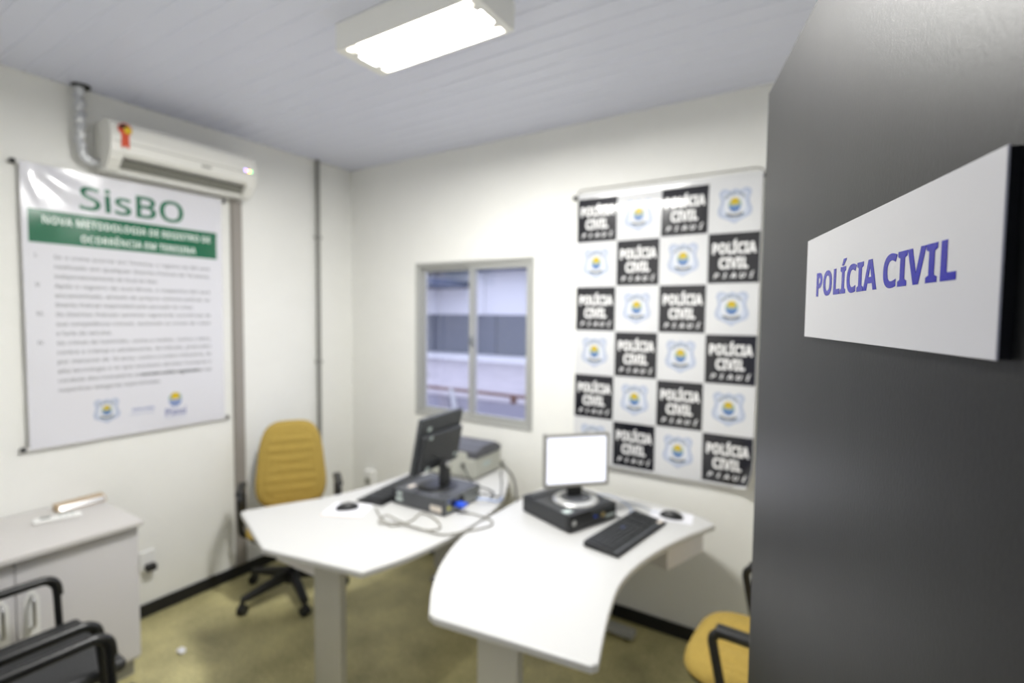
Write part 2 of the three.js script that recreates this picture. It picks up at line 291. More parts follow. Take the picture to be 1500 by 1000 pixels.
// ---------- yard outside ----------
{
  const pr = mesh('porch_roof', span(-1.5, 6.5, 2.92, 3.05, FZ + 0.15, 5.4), M.exWhite); tag(pr, 'flat white roof of the passage outside the doorway', 'roof', null, 'structure');
  const pf = mesh('porch_floor', metreUV(span(-1.5, 6.5, -0.12, -0.005, FZ + 0.15, 5.4)), M.ground); tag(pf, 'concrete floor of the passage outside the doorway', 'floor', null, 'structure');
  const pw = mesh('passage_wall', metreUV(span(-1.5, 6.5, 0, 2.92, 4.25, 4.4)), M.wall); tag(pw, 'plain wall across the passage outside the doorway', 'wall', null, 'structure');
  const g = mesh('yard_ground', metreUV(span(-40, 30, -0.35, -0.13, -40, 30)), M.ground); tag(g, 'pale concrete yard outside the window', 'ground', null, 'structure');
  const as = mesh('yard_strip', span(-14, 6, -0.13, -0.118, -6.15, -4.2), M.asphalt); tag(as, 'darker strip of ground below the window view', 'ground', null, 'structure');
  const b = thing('neighbour_building', 'long white building with grey lower wall across the yard', 'building');
  const Z = -15;
  mesh('lower_wall', span(-24, 10, -0.13, 1.72, Z - 0.4, Z), M.exGrey, b); mesh('upper_wall', span(-24, 10, 1.72, 3.55, Z - 0.38, Z - 0.02), M.exWhite, b);
  for (const x of [-9.6, -7.0, -4.2, -12.2]) mesh('pilaster', span(x - 0.25, x + 0.25, 1.72, 3.5, Z - 0.05, Z + 0.12), M.exWhite, b);
  for (const x of [-9.1, -6.0, -12.5]) mesh('panel', span(x - 0.35, x + 0.35, -0.1, 1.7, Z - 0.02, Z + 0.06), M.exGrey, b);
  mesh('kerb', span(-24, 10, -0.13, 0.04, Z + 0.1, Z + 1.3), M.exWhite, b);
  mesh('roof', merge([span(-24, 10, 3.55, 3.75, Z - 3, Z + 0.9)]), M.exRoof, b);
  mesh('awning', span(-24, -10.2, 2.85, 3.15, Z, Z + 2.6), M.exRoof, b);
  const tr = thing('timber_trestle', 'low reddish timber rail with a slanting brace in the yard', 'trestle');
  mesh('rail', planarUV(span(-9, 1.5, -0.01, 0.05, -6.3, -6.2)), M.timber, tr);
  for (const x of [-8, -5.4, -2.4, 0.6]) mesh('post', span(x - 0.05, x + 0.05, -0.13, -0.01, -6.3, -6.2), M.timber, tr);
  mesh('brace', tube([[-4.0, 0.02, -6.15], [-3.5, -0.02, -5.6], [-2.75, -0.09, -4.75]], 0.05, 10, 6), M.footGrey, tr);
  const wt = thing('water_drum', 'white drum standing in the yard by the trestle', 'drum', [-7.3, -0.13, -8.6]);
  mesh('body', cyl(0.3, 0.32, 0.42, 0, 0.21, 0), M.exWhite, wt); mesh('foot', cyl(0.34, 0.34, 0.07, 0, 0.035, 0), M.dark, wt);
}

// ---------- ceiling lamp ----------
{
  const x0 = 1.555, x1 = 2.21, z0 = 1.15, z1 = 1.385, y0 = 2.7, t = 0.012;
  const L = thing('ceiling_lamp', 'white box ceiling lamp with bare glowing tubes', 'lamp');
  mesh('housing', [span(x0, x1, y0, H, z0, z0 + t), span(x0, x1, y0, H, z1 - t, z1), span(x0, x0 + 0.045, y0, H, z0 + t, z1 - t), span(x1 - 0.03, x1, y0, H, z0 + t, z1 - t)], M.lampWhite, L);
  mesh('reflector', span(x0 + 0.045, x1 - 0.03, y0 + 0.045, y0 + 0.05, z0 + t, z1 - t), M.reflector, L);
  for (const z of [z0 + 0.062, z1 - 0.062]) {
    const tb = mesh('tube', cyl(0.016, 0.016, x1 - x0 - 0.12, 0, 0, 0, 20).rotateZ(Math.PI / 2).translate((x0 + x1) / 2 + 0.0075, y0 + 0.02, z), M.tubeGlow, L);
    for (const x of [x0 + 0.057, x1 - 0.042]) mesh('socket', rbox(0.022, 0.045, 0.034, 0.004, x, y0 + 0.022, z), M.white, tb);
  }
  const a = new THREE.RectAreaLight(LAMP_C, LAMP_L, x1 - x0 - 0.09, z1 - z0 - 0.05);
  a.name = 'lamp_light'; a.position.set((x0 + x1) / 2, y0 - 0.004, (z0 + z1) / 2); a.rotation.x = -Math.PI / 2; scene.add(a);
  for (let i = 0; i < 6; i++) {                              // the bare tubes shine sideways too
    const p = new THREE.PointLight(LAMP_C, LAMP_I); p.name = 'tube_light'; p.position.set(x0 + 0.08 + i * (x1 - x0 - 0.16) / 5, y0 + 0.02, (z0 + z1) / 2); p.shadow.radius = 1; scene.add(p);
  }
}

// ---------- air conditioner, pipe, conduits, outlets on the walls ----------
{
  const ac = thing('air_conditioner', 'white split air conditioner high on the left wall', 'air conditioner');
  const z0 = 0.885, z1 = 1.625;
  const full = poly([[0.004, 2.405], [0.10, 2.398], [0.135, 2.405], [0.185, 2.455], [0.2, 2.49], [0.207, 2.56], [0.2, 2.615], [0.18, 2.64], [0.14, 2.652], [0.004, 2.652]]);
  const slot = poly([[0.004, 2.405], [0.10, 2.398], [0.118, 2.402], [0.115, 2.43], [0.14, 2.465], [0.185, 2.472], [0.2, 2.49], [0.207, 2.56], [0.2, 2.615], [0.18, 2.64], [0.14, 2.652], [0.004, 2.652]]);
  const bw = 0.055;
  mesh('body', extrude(slot, z1 - z0 - 2 * bw).translate(0, 0, z0 + bw), M.acWhite, ac);
  for (const z of [z0, z1 - bw]) mesh('end_cap', extrude(full, bw - 0.012, 0.006, 3).translate(0, 0, z + 0.006), M.acWhite, ac);
  mesh('air_slot', box(0.008, 0.062, z1 - z0 - 2 * bw - 0.004).rotateZ(-0.72).translate(0.128, 2.445, (z0 + z1) / 2), M.dark, ac);
  for (const [x, y] of [[0.15, 2.448], [0.135, 2.428]]) mesh('vane', box(0.004, 0.02, z1 - z0 - 2 * bw - 0.01).rotateZ(-0.9).translate(x, y, (z0 + z1) / 2), M.slat, ac);
  mesh('panel_seam', box(0.002, 0.003, z1 - z0 - 0.02, 0.2055, 2.535, (z0 + z1) / 2), M.slat, ac);
  mesh('nameplate', box(0.002, 0.012, 0.05, 0.2045, 2.512, 1.18), M.slat, ac);
  // round energy seal with hanging ribbon
  const seal = mesh('seal_sticker', cyl(0.03, 0.03, 0.001, 0, 0, 0, 32).rotateZ(Math.PI / 2).translate(0.2055, 2.598, 1.565), std(0xd8502c, 0.6), ac); seal.userData.label = 'round red, black and yellow seal';
  mesh('black_half', new THREE.CylinderGeometry(0.023, 0.023, 0.0012, 24, 1, false, 0, Math.PI).rotateX(Math.PI).rotateZ(Math.PI / 2).translate(0.206, 2.600, 1.568), std(0x1c1610, 0.6), seal);
  mesh('yellow_half', cyl(0.017, 0.017, 0.0016, 0, 0, 0, 24).rotateZ(Math.PI / 2).translate(0.206, 2.596, 1.553), std(0xe3c31c, 0.6), seal);
  mesh('ribbon', extrude(poly([[-0.017, 0], [0.017, 0], [0.017, -0.066], [0, -0.056], [-0.017, -0.066]]), 0.001).rotateY(Math.PI / 2).translate(0.2065, 2.572, 1.565), std(0xd9532f, 0.6), ac);
  const led = (y, z, c, i) => mesh('indicator_led', new THREE.SphereGeometry(0.003, 12, 8).translate(0.2065, y, z), std(0x222222, 0.4, { emissive: c, emissiveIntensity: i }), ac);
  led(2.548, 0.955, 0x8a6bff, 26); led(2.546, 0.935, 0xff8a1c, 30); led(2.546, 0.925, 0x2fe07a, 20);

  const pipe = thing('refrigerant_pipe', 'silver foil wrapped pipe bending from ceiling into air conditioner', 'pipe');
  const pts = []; for (let i = 0; i <= 16; i++) pts.push([0.05 + 0.003 * Math.sin(i * 1.7), 2.8 - i * 0.0185, 1.692 + 0.004 * Math.sin(i * 2.3)]);
  pts.push([0.052, 2.468, 1.687], [0.055, 2.445, 1.668], [0.06, 2.44, 1.64], [0.06, 2.44, 1.622]);
  const pg = tube(pts, 0.02, 120, 18), pp = pg.attributes.position, pn = pg.attributes.normal;
  for (let i = 0; i < pp.count; i++) { const k = 0.008 * fbm(pp.getX(i) * 40, pp.getY(i) * 30, 2, pp.getZ(i) * 40); pp.setXYZ(i, pp.getX(i) + pn.getX(i) * k, pp.getY(i) + pn.getY(i) * k, pp.getZ(i) + pn.getZ(i) * k); }
  pg.computeVertexNormals(); mesh('foil_wrap', pg, M.foil, pipe);
  const col = mesh('ceiling_collar', new THREE.TorusGeometry(0.03, 0.009, 8, 24).rotateX(Math.PI / 2).translate(0.05, 2.795, 1.685), M.dark, pipe); col.userData.label = 'dark ring where the pipe meets the ceiling';

  const rw = thing('cable_raceway', 'wide grey vertical cable channel beside the text poster', 'cable channel');
  mesh('base', span(0.0005, 0.014, 0.076, 2.397, 0.874, 0.943), M.raceway, rw); mesh('cover', rbox(0.012, 2.31, 0.06, 0.003, 0.018, 1.235, 0.9085), M.raceway, rw);
  const cd = thing('conduit_pipe', 'thin grey conduit running down the wall near the corner', 'conduit');
  mesh('pipe', cyl(0.0155, 0.0155, 2.72, 0.019, 1.438, 0.316, 16), M.conduit, cd);
  for (const y of [0.5, 1.35, 2.25]) mesh('clip', rbox(0.036, 0.016, 0.044, 0.003, 0.0185, y, 0.316), M.conduit, cd);

  const ol = thing('wall_outlet', 'white wall outlet with black plug beside the grey cabinet', 'outlet', [0, 0.315, 1.44]);
  mesh('plate', rbox(0.012, 0.115, 0.075, 0.004, 0.0065, 0, 0), M.white, ol); const pl = mesh('plug', rbox(0.045, 0.036, 0.05, 0.008, 0.035, -0.03, -0.006), M.plastic, ol); pl.userData.label = 'black plug';
  const jb = thing('junction_box', 'small white surface socket box low in the room corner', 'socket', [0.225, 0.44, 0]);
  mesh('box', rbox(0.09, 0.13, 0.045, 0.008, 0, 0, 0.023), M.white, jb); mesh('socket_face', rbox(0.05, 0.05, 0.006, 0.003, 0, -0.015, 0.047), M.slat, jb);
}

// ---------- hung prints ----------
function sheet(w, h, wave, mat, nx = 70, ny = 90) {         // thin vinyl, front on +z, centre at origin
  const g = new THREE.BoxGeometry(w, h, 0.0012, nx, ny, 1), p = g.attributes.position;
  for (let i = 0; i < p.count; i++) { const [dx, dy, dz] = wave(p.getX(i) / w + 0.5, p.getY(i) / h + 0.5); p.setXYZ(i, p.getX(i) + dx, p.getY(i) + dy, p.getZ(i) + dz); }
  g.computeVertexNormals();
  return [g, [M.vinylBack, M.vinylBack, M.vinylBack, M.vinylBack, mat, M.vinylBack]];
}
{
  const o = thing('text_poster', 'white vinyl poster with green heading and numbered text under the air conditioner', 'poster', [0.028, 1.7155, 1.4625], Math.PI / 2);
  const w = 0.905, h = 1.339;
  const ridge = (u, v, u0, v0, u1, v1, wd, a) => { const dx = u1 - u0, dy = v1 - v0, l = Math.hypot(dx, dy), t = ((u - u0) * dx + (v - v0) * dy) / l / l, d = ((u - u0) * dy - (v - v0) * dx) / l; return a * Math.exp(-((d / wd) ** 2)) * Math.exp(-(((t - 0.5) / 0.45) ** 4)); };
  const [g, m] = sheet(w, h, (u, v) => [0, 0, 0.0035 * fbm(u * 3, v * 3.5, 2, 40) * 2 + 0.002 * Math.sin(u * 17 + v * 3) * Math.max(0, v - 0.6) + ridge(u, v, 0.02, 1.0, 0.42, 0.86, 0.022, 0.006) + ridge(u, v, 0.06, 0.99, 0.24, 0.88, 0.016, 0.005) + ridge(u, v, 0.02, 0.98, 0.09, 0.86, 0.014, 0.004) + ridge(u, v, 0.99, 0.97, 0.94, 0.8, 0.015, 0.005)], M.poster);
  mesh('print', g, m, o);
  for (const y of [h / 2 - 0.004, -h / 2 + 0.004]) { const r = mesh('rod', cyl(0.009, 0.009, w + 0.03, 0, 0, 0, 16).rotateZ(Math.PI / 2).translate(0, y, -0.012), M.white, o); for (const sx of [-1, 1]) mesh('end_knob', cyl(0.012, 0.012, 0.018, 0, 0, 0, 16).rotateZ(Math.PI / 2).translate(sx * (w / 2 + 0.02), y, -0.012), M.plastic, r); }
}
{
  const o = thing('chequered_backdrop', 'black and white chequered vinyl banner with shields on the window wall', 'banner', [2.415, 1.632, 0.03]);
  const w = 0.952, h = 1.53;
  const [g, m] = sheet(w, h, (u, v) => { const c = Math.max(0, u + (1 - v) - 1.9) * 10; return [-0.02 * c * c, 0.02 * c * c, 0.003 * fbm(u * 3, v * 4, 2, 60) * 2 + 0.0012 * Math.sin(u * 21) * Math.max(0, v - 0.7) - 0.010 * Math.exp(-(((v - 0.985) / 0.03) ** 2)) + 0.05 * c * c]; }, M.backdrop);
  mesh('print', g, m, o);
  const r = mesh('rod', cyl(0.008, 0.008, w + 0.04, 0, 0, 0, 16).rotateZ(Math.PI / 2).translate(0, h / 2 - 0.02, -0.018), M.plasticGrey, o);
  for (const sx of [-1, 1]) mesh('end_knob', cyl(0.011, 0.011, 0.016, 0, 0, 0, 16).rotateZ(Math.PI / 2).translate(sx * (w / 2 + 0.026), h / 2 - 0.02, -0.018), M.plastic, r);
  mesh('rod', cyl(0.007, 0.007, w * 0.93, 0, 0, 0, 16).rotateZ(Math.PI / 2).translate(-0.03, -h / 2 + 0.012, -0.014), M.alu, o);
  mesh('hanging_cord', bentTube([[-w / 2 - 0.02, h / 2 - 0.02, -0.018], [-w / 2 + 0.005, h / 2 + 0.022, -0.024], [w / 2 - 0.02, h / 2 + 0.022, -0.024], [w / 2 + 0.022, h / 2 - 0.02, -0.018]], 0.0025, 0.015, 6), M.cable, o);
}

// ---------- desks ----------
function deskTop(pts, segs) {                                // segs: per edge, 'c' = part of a smooth run
  const sh = new THREE.Shape(); sh.moveTo(...pts[0]);
  let i = 0;
  while (i < pts.length) {
    let j = i + 1; const run = [pts[i]];
    while (true) { run.push(pts[j % pts.length]); if (j >= pts.length || segs[j] !== 'c') break; j++; }
    if (run.length > 2) new THREE.CatmullRomCurve3(run.map(([x, z]) => new THREE.Vector3(x, 0, z))).getPoints(run.length * 8).slice(1).forEach((p) => sh.lineTo(p.x, p.z)); else sh.lineTo(...run[1]);
    i = j;
  }
  return sh;
}
const topGeo = (sh) => extrude(sh, 0.012, 0.008, 5).rotateX(Math.PI / 2).translate(0, DESK - 0.008, 0);
function deskLeg(o, x, z, turn, w, foot, d = 0.05) {
  const c = Math.cos(turn), s = Math.sin(turn);
  const place = (g) => g.rotateY(turn).translate(x, 0, z);
  mesh('leg', place(rbox(w, DESK - 0.075, d, 0.006, 0, 0.045 + (DESK - 0.075) / 2, 0)), M.legGrey, o);
  const f = mesh('foot', place(rbox(0.07, 0.035, foot, 0.012, 0, 0.03, 0)), M.footGrey, o);
  for (const e of [-1, 1]) mesh('foot_pad', place(cyl(0.02, 0.022, 0.014, 0, 0.007, e * (foot / 2 - 0.04), 16)), M.plastic, f);
}
{
  const A = thing('desk', 'white curved desk beside the high-back yellow chair', 'desk', [0, 0, 0], 0, 'white curved desks');
  mesh('top', topGeo(deskTop([[0.797, 1.34], [0.905, 1.12], [0.975, 0.985], [1.025, 0.76], [1.035, 0.48], [1.0, 0.18], [0.985, 0.06], [1.50, 0.06], [1.60, 0.20], [1.70, 0.38], [1.775, 0.55], [1.815, 0.76], [1.822, 0.98], [1.797, 1.23], [1.742, 1.425], [1.735, 1.432], [1.262, 1.522], [1.245, 1.521], [0.803, 1.358]], ['', 'c', 'c', 'c', 'c', 'c', '', '', 'c', 'c', 'c', 'c', 'c', 'c', '', '', '', '', ''])), M.laminate, A);
  deskLeg(A, 1.47, 1.365, 0, 0.165, 0.24, 0.035); deskLeg(A, 1.12, 0.19, 0.05, 0.165, 0.26);
  mesh('side_box', rbox(0.262, 0.12, 0.28, 0.003, 1.257, DESK - 0.02 - 0.0605, 1.242), M.laminateGrey, A);
  const B = thing('desk', 'white curved desk in front of the chequered banner', 'desk', [0, 0, 0], 0, 'white curved desks');
  mesh('top', topGeo(deskTop([[1.865, 0.10], [2.10, 0.098], [2.32, 0.104], [2.59, 0.135], [2.735, 0.195], [2.763, 0.232], [2.672, 0.456], [2.612, 0.658], [2.583, 0.827], [2.579, 0.98], [2.608, 1.15], [2.643, 1.29], [2.678, 1.415], [2.665, 1.436], [2.42, 1.466], [2.155, 1.502], [2.122, 1.492], [2.027, 1.37], [1.94, 1.22], [1.866, 1.02], [1.836, 0.84], [1.832, 0.6], [1.838, 0.3]], ['', 'c', 'c', 'c', 'c', '', 'c', 'c', 'c', 'c', 'c', 'c', '', '', '', '', '', 'c', 'c', 'c', 'c', 'c', 'c'])), M.laminate, B);
  deskLeg(B, 2.325, 1.38, -0.08, 0.165, 0.24, 0.035); deskLeg(B, 2.12, 0.155, Math.PI / 2, 0.09, 0.5);
  mesh('side_box', rbox(0.28, 0.12, 0.3, 0.003).rotateY(-0.31).translate(2.534, DESK - 0.02 - 0.0605, 0.328), M.laminateGrey, B);
}

// ---------- computers ----------
function pc(label, x, z, turn, w, d, kind) {                 // local +z is the drive front
  const o = thing('desktop_computer', label, 'computer', [x, DESK, z], turn, 'desktop computer cases'), h = 0.083;
  mesh('case', rbox(w, h - 0.005, d - 0.02, 0.004, 0, 0.005 + (h - 0.005) / 2, -0.01), kind ? M.pcGrey : M.pcBlack, o);
  const f = mesh('front_panel', rbox(w - 0.002, h - 0.007, 0.022, 0.005, 0, 0.005 + (h - 0.005) / 2, d / 2 - 0.011), M.plastic, o);
  mesh('power_button', cyl(0.012, 0.012, 0.004).rotateX(Math.PI / 2).translate(-w / 2 + 0.03, 0.045, d / 2 + 0.001), M.silver, f);
  mesh('drive_door', rbox(0.15, 0.018, 0.004, 0.002, 0.06, 0.066, d / 2 + 0.001), M.plasticGrey, f);
  mesh('usb_port', box(0.018, 0.008, 0.003, 0.01, 0.045, d / 2 + 0.001), M.blueVga, f);
  mesh('badge', cyl(0.011, 0.011, 0.003).rotateX(Math.PI / 2).translate(0.06, 0.043, d / 2 + 0.001), std(0xc8b27a, 0.4, { metalness: 0.4 }), f);
  mesh('vent_grille', rbox(0.06, 0.014, 0.003, 0.002, 0.11, 0.03, d / 2 + 0.001), M.label, f);
  const r = mesh('rear_panel', box(w - 0.02, h - 0.016, 0.003, 0, 0.045, -d / 2 - 0.0005), M.metalGrey, o);
  mesh('socket', box(0.035, 0.03, 0.004, 0.08, 0.05, -d / 2 - 0.003), M.plastic, r); mesh('fan_grille', cyl(0.026, 0.026, 0.004, 0, 0, 0, 24).rotateX(Math.PI / 2).translate(0.02, 0.047, -d / 2 - 0.003), M.dark, r);
  for (const [a, b] of [[-1, -1], [1, -1], [-1, 1], [1, 1]]) mesh('foot', cyl(0.01, 0.01, 0.006, a * (w / 2 - 0.03), 0.003, b * (d / 2 - 0.04), 12), M.plastic, o);
  return o;
}
{ // under the dark monitor: drive front to the chair (-x), rear sockets to +x
  const a = pc('dark computer case lying under the black monitor, rear sockets outward', 1.493, 0.722, -Math.PI / 2 + 0.02, 0.29, 0.34, true);
  const st = (name, w, h, x, y, z, m) => mesh(name, box(w, h, 0.001, x, y, z), m, a);
  // camera side is local +x (world +z): stickers there
  const side = (name, w, h, y, z, m) => mesh(name, box(0.001, h, w, 0.1455, y, z), m, a);
  side('side_sticker', 0.07, 0.03, 0.03, -0.115, M.sticker); side('side_label', 0.032, 0.016, 0.062, 0.12, M.label); side('side_label', 0.042, 0.02, 0.034, 0.122, M.label);
  mesh('top_label', box(0.05, 0.001, 0.03, 0.075, 0.0835, 0.1), M.sticker, a); mesh('top_paper', box(0.05, 0.0015, 0.07, -0.03, 0.084, 0.03), M.paper, a);
  const v = mesh('video_plug', rbox(0.045, 0.018, 0.05, 0.004, 0.055, 0.04, -0.2), M.blueVga, a); v.userData.label = 'blue video plug';
  mesh('audio_jack', new THREE.TorusGeometry(0.006, 0.003, 8, 16).translate(0.115, 0.035, -0.1715), std(0xd9d21a, 0.5), a);
  const b = pc('black computer case lying under the lit monitor, drive front outward', 2.143, 0.505, 1.21, 0.31, 0.33, false);
  mesh('top_label', box(0.045, 0.001, 0.035, -0.125, 0.0835, 0.12), M.label, b); mesh('rear_ridge', rbox(0.29, 0.008, 0.05, 0.003, 0, 0.085, -0.12), M.pcBlack, b);
}
{ // lit monitor
  const o = thing('computer_monitor', 'silver-framed monitor with a glowing white screen', 'monitor', [2.176, DESK + 0.0835, 0.503], Math.PI / 4);
  mesh('base', new THREE.LatheGeometry([[0.0001, 0.012], [0.09, 0.012], [0.104, 0.009], [0.11, 0.002], [0.11, 0]].map((p) => new THREE.Vector2(...p)), 48), M.silver, o);
  mesh('base_insert', cyl(0.072, 0.075, 0.004, 0, 0.0135, 0, 40), M.pcGrey, o);
  mesh('neck', rbox(0.07, 0.16, 0.03, 0.006, 0, 0.09, -0.02), M.plastic, o);
  const T = new THREE.Group(); 
  const y = 0.193, W = 0.326, Hh = 0.254;
  const fr = mesh('bezel', [rbox(W, 0.014, 0.03, 0.004, 0, y + Hh / 2 - 0.007, 0), rbox(W, 0.017, 0.03, 0.004, 0, y - Hh / 2 + 0.0085, 0), rbox(0.014, Hh, 0.03, 0.004, -W / 2 + 0.007, y, 0), rbox(0.014, Hh, 0.03, 0.004, W / 2 - 0.007, y, 0)], M.bezel, o);
  mesh('back_shell', rbox(W - 0.01, Hh - 0.01, 0.03, 0.01, 0, y, -0.018), M.pcGrey, o);
  mesh('screen', box(W - 0.028, Hh - 0.031, 0.002, 0, y + 0.0015, 0.006), M.screen, o);
  const l = new THREE.RectAreaLight(0xf2f4ff, 1.3, W - 0.03, Hh - 0.033); l.name = 'screen_light';
  l.position.set(2.176 + 0.0175 * Math.SQRT1_2, DESK + 0.0835 + y, 0.503 + 0.0175 * Math.SQRT1_2); l.rotation.y = Math.PI / 4 + Math.PI; scene.add(l);
}
{ // dark monitor from behind: screen to -x
  const o = thing('computer_monitor', 'black monitor seen from behind on the desk by the window', 'monitor', [1.498, DESK + 0.0835, 0.722], -Math.PI / 2 + 0.1);
  mesh('base', new THREE.LatheGeometry([[0.0001, 0.014], [0.07, 0.013], [0.095, 0.008], [0.105, 0]].map((p) => new THREE.Vector2(...p)), 48), M.plastic, o);
  mesh('neck', rbox(0.065, 0.125, 0.036, 0.01, 0, 0.072, -0.045), M.plastic, o);
  mesh('hinge', cyl(0.014, 0.014, 0.012, 0, 0, 0, 20).rotateX(Math.PI / 2).translate(0, 0.118, -0.065), M.silver, o);
  const tilt = (g) => g.rotateX(-0.2).translate(0, 0.235, 0.0);
  const W = 0.372, Hh = 0.292;
  mesh('rear_shell', tilt(rbox(W, Hh, 0.022, 0.006, 0, 0, 0)), M.plasticGrey, o);
  const hm = mesh('rear_hump', tilt(rbox(W - 0.03, Hh * 0.66, 0.034, 0.01, 0, -0.035, -0.022)), M.pcBlack, o);
  mesh('screen', tilt(box(W - 0.04, Hh - 0.04, 0.002, 0, 0, 0.0115)), M.dark, o);
  for (const [x, yy, s] of [[0.105, 0.085, 0.022], [0.12, 0.05, 0.016], [-0.13, -0.09, 0.02], [0.11, -0.115, 0.022]]) mesh('rear_label', tilt(box(s * 1.4, s, 0.001, x, yy, yy > 0.07 ? -0.0116 : -0.0396)), M.label, hm);
}
// keyboards, mice and sheets
function keyboard(label, x, z, turn) {
  const o = thing('keyboard', label, 'keyboard', [x, DESK, z], turn, 'black keyboards');
  mesh('body', extrude(poly([[-0.08, 0.002], [0.08, 0.002], [0.082, 0.01], [0.05, 0.016], [-0.078, 0.028], [-0.082, 0.012]]), 0.45, 0.002, 2).translate(0, 0, -0.225).rotateY(-Math.PI / 2), M.plastic, o);
  const ks = [], key = (w, kx, kz) => { const y = 0.0195 - (kz) * 0.094; ks.push(rbox(w - 0.003, 0.008, 0.0155, 0.002, kx, y + 0.003, kz, 1)); };
  for (let r = 0; r < 6; r++) { const kz = -0.062 + r * 0.019 + (r ? 0.004 : 0); for (let c = 0; c < 22; c++) { if (c === 15 || c === 18) continue; if (r === 5 && c > 2 && c < 9) continue; key(0.0188, -0.2 + c * 0.019, kz); } if (r === 5) key(0.11, -0.2 + 5.5 * 0.019, kz); }
  const k = mesh('keys', ks, M.pcBlack, o); k.userData.kind = 'stuff';
  mesh('palm_strip', box(0.44, 0.001, 0.022, 0, 0.0148, 0.063).rotateX(0), M.plasticGrey, o);
  return o;
}
function mouse(label, x, y, z, turn) {
  const o = thing('computer_mouse', label, 'mouse', [x, y, z], turn, 'black computer mice');
  const g = new THREE.SphereGeometry(1, 32, 20), p = g.attributes.position;
  for (let i = 0; i < p.count; i++) { const px = p.getX(i), py = p.getY(i), pz = p.getZ(i); p.setXYZ(i, px * (0.029 - 0.003 * pz), Math.max(py, -0.05) * 0.03 + 0.003, pz * 0.056); }
  g.computeVertexNormals(); mesh('shell', g, M.plastic, o);
  mesh('wheel', cyl(0.009, 0.009, 0.007, 0, 0, 0, 20).rotateZ(Math.PI / 2).translate(0, 0.024, -0.028), M.silver, o); mesh('emblem', cyl(0.007, 0.007, 0.001, 0, 0.0333, 0.012, 20), M.silver, o);
}
{
  const kb = keyboard('black keyboard beside the computer case under the lit monitor', 2.457, 0.566, 1.42);
  mesh('sticker', box(0.04, 0.001, 0.02, 0.2, 0.0156, 0.062), M.sticker, kb); mesh('emblem', box(0.03, 0.0008, 0.012, 0.0, 0.0293, -0.02), std(0x3d4668, 0.6), kb);
  keyboard('black keyboard tucked behind the case under the dark monitor', 1.205, 0.72, -1.42);
  const s1 = thing('mouse_sheet', 'white paper sheet under the mouse near the yellow high-back chair', 'paper', [1.21, DESK, 1.055], 0.45);
  mesh('sheet', box(0.2, 0.0015, 0.17, 0, 0.0012, 0), M.paper, s1); mesh('printed_edge', box(0.2, 0.0017, 0.008, 0, 0.00125, 0.079), std(0xe3b9a4, 0.8), s1);
  const s2 = thing('mouse_sheet', 'white paper sheet under the mouse in front of the banner', 'paper', [2.565, DESK, 0.248], 0.15);
  mesh('sheet', box(0.2, 0.0015, 0.13, 0, 0.0012, 0), M.paper, s2);
  mouse('black mouse on the white sheet near the yellow high-back chair', 1.2, DESK + 0.002, 1.05, -0.65);
  mouse('black mouse on the white sheet in front of the banner', 2.57, DESK + 0.002, 0.262, -1.45);
}
{ // printer
  const o = thing('printer', 'beige-grey printer with dark lid under the window', 'printer', [1.285, DESK, 0.225], 0.03);
  mesh('body', rbox(0.37, 0.125, 0.29, 0.018, 0, 0.07, 0), M.printer, o);
  mesh('corner_block', rbox(0.11, 0.165, 0.28, 0.022, 0.08, 0.0875, 0.003), M.printer, o);
  mesh('paper_tray', rbox(0.2, 0.07, 0.1, 0.01, -0.08, 0.045, 0.11), M.printer, o);
  const lid = extrude(poly([[-0.14, 0.0], [0.14, 0.0], [0.14, 0.03], [0.08, 0.062], [-0.06, 0.066], [-0.14, 0.04]]), 0.27, 0.008, 3).rotateY(Math.PI / 2);
  mesh('lid', lid.translate(-0.09, 0.128, 0.0), M.printerTop, o);
  mesh('socket', rbox(0.02, 0.028, 0.01, 0.003, 0.1, 0.08, 0.144), M.plastic, o); mesh('side_emblem', rbox(0.002, 0.03, 0.08, 0.001, 0.1855, 0.08, 0.02), M.label, o);
  for (const [a, b] of [[-1, -1], [1, -1], [-1, 1], [1, 1]]) mesh('foot', cyl(0.015, 0.015, 0.008, a * 0.15, 0.004, b * 0.1, 12), M.plastic, o);
}
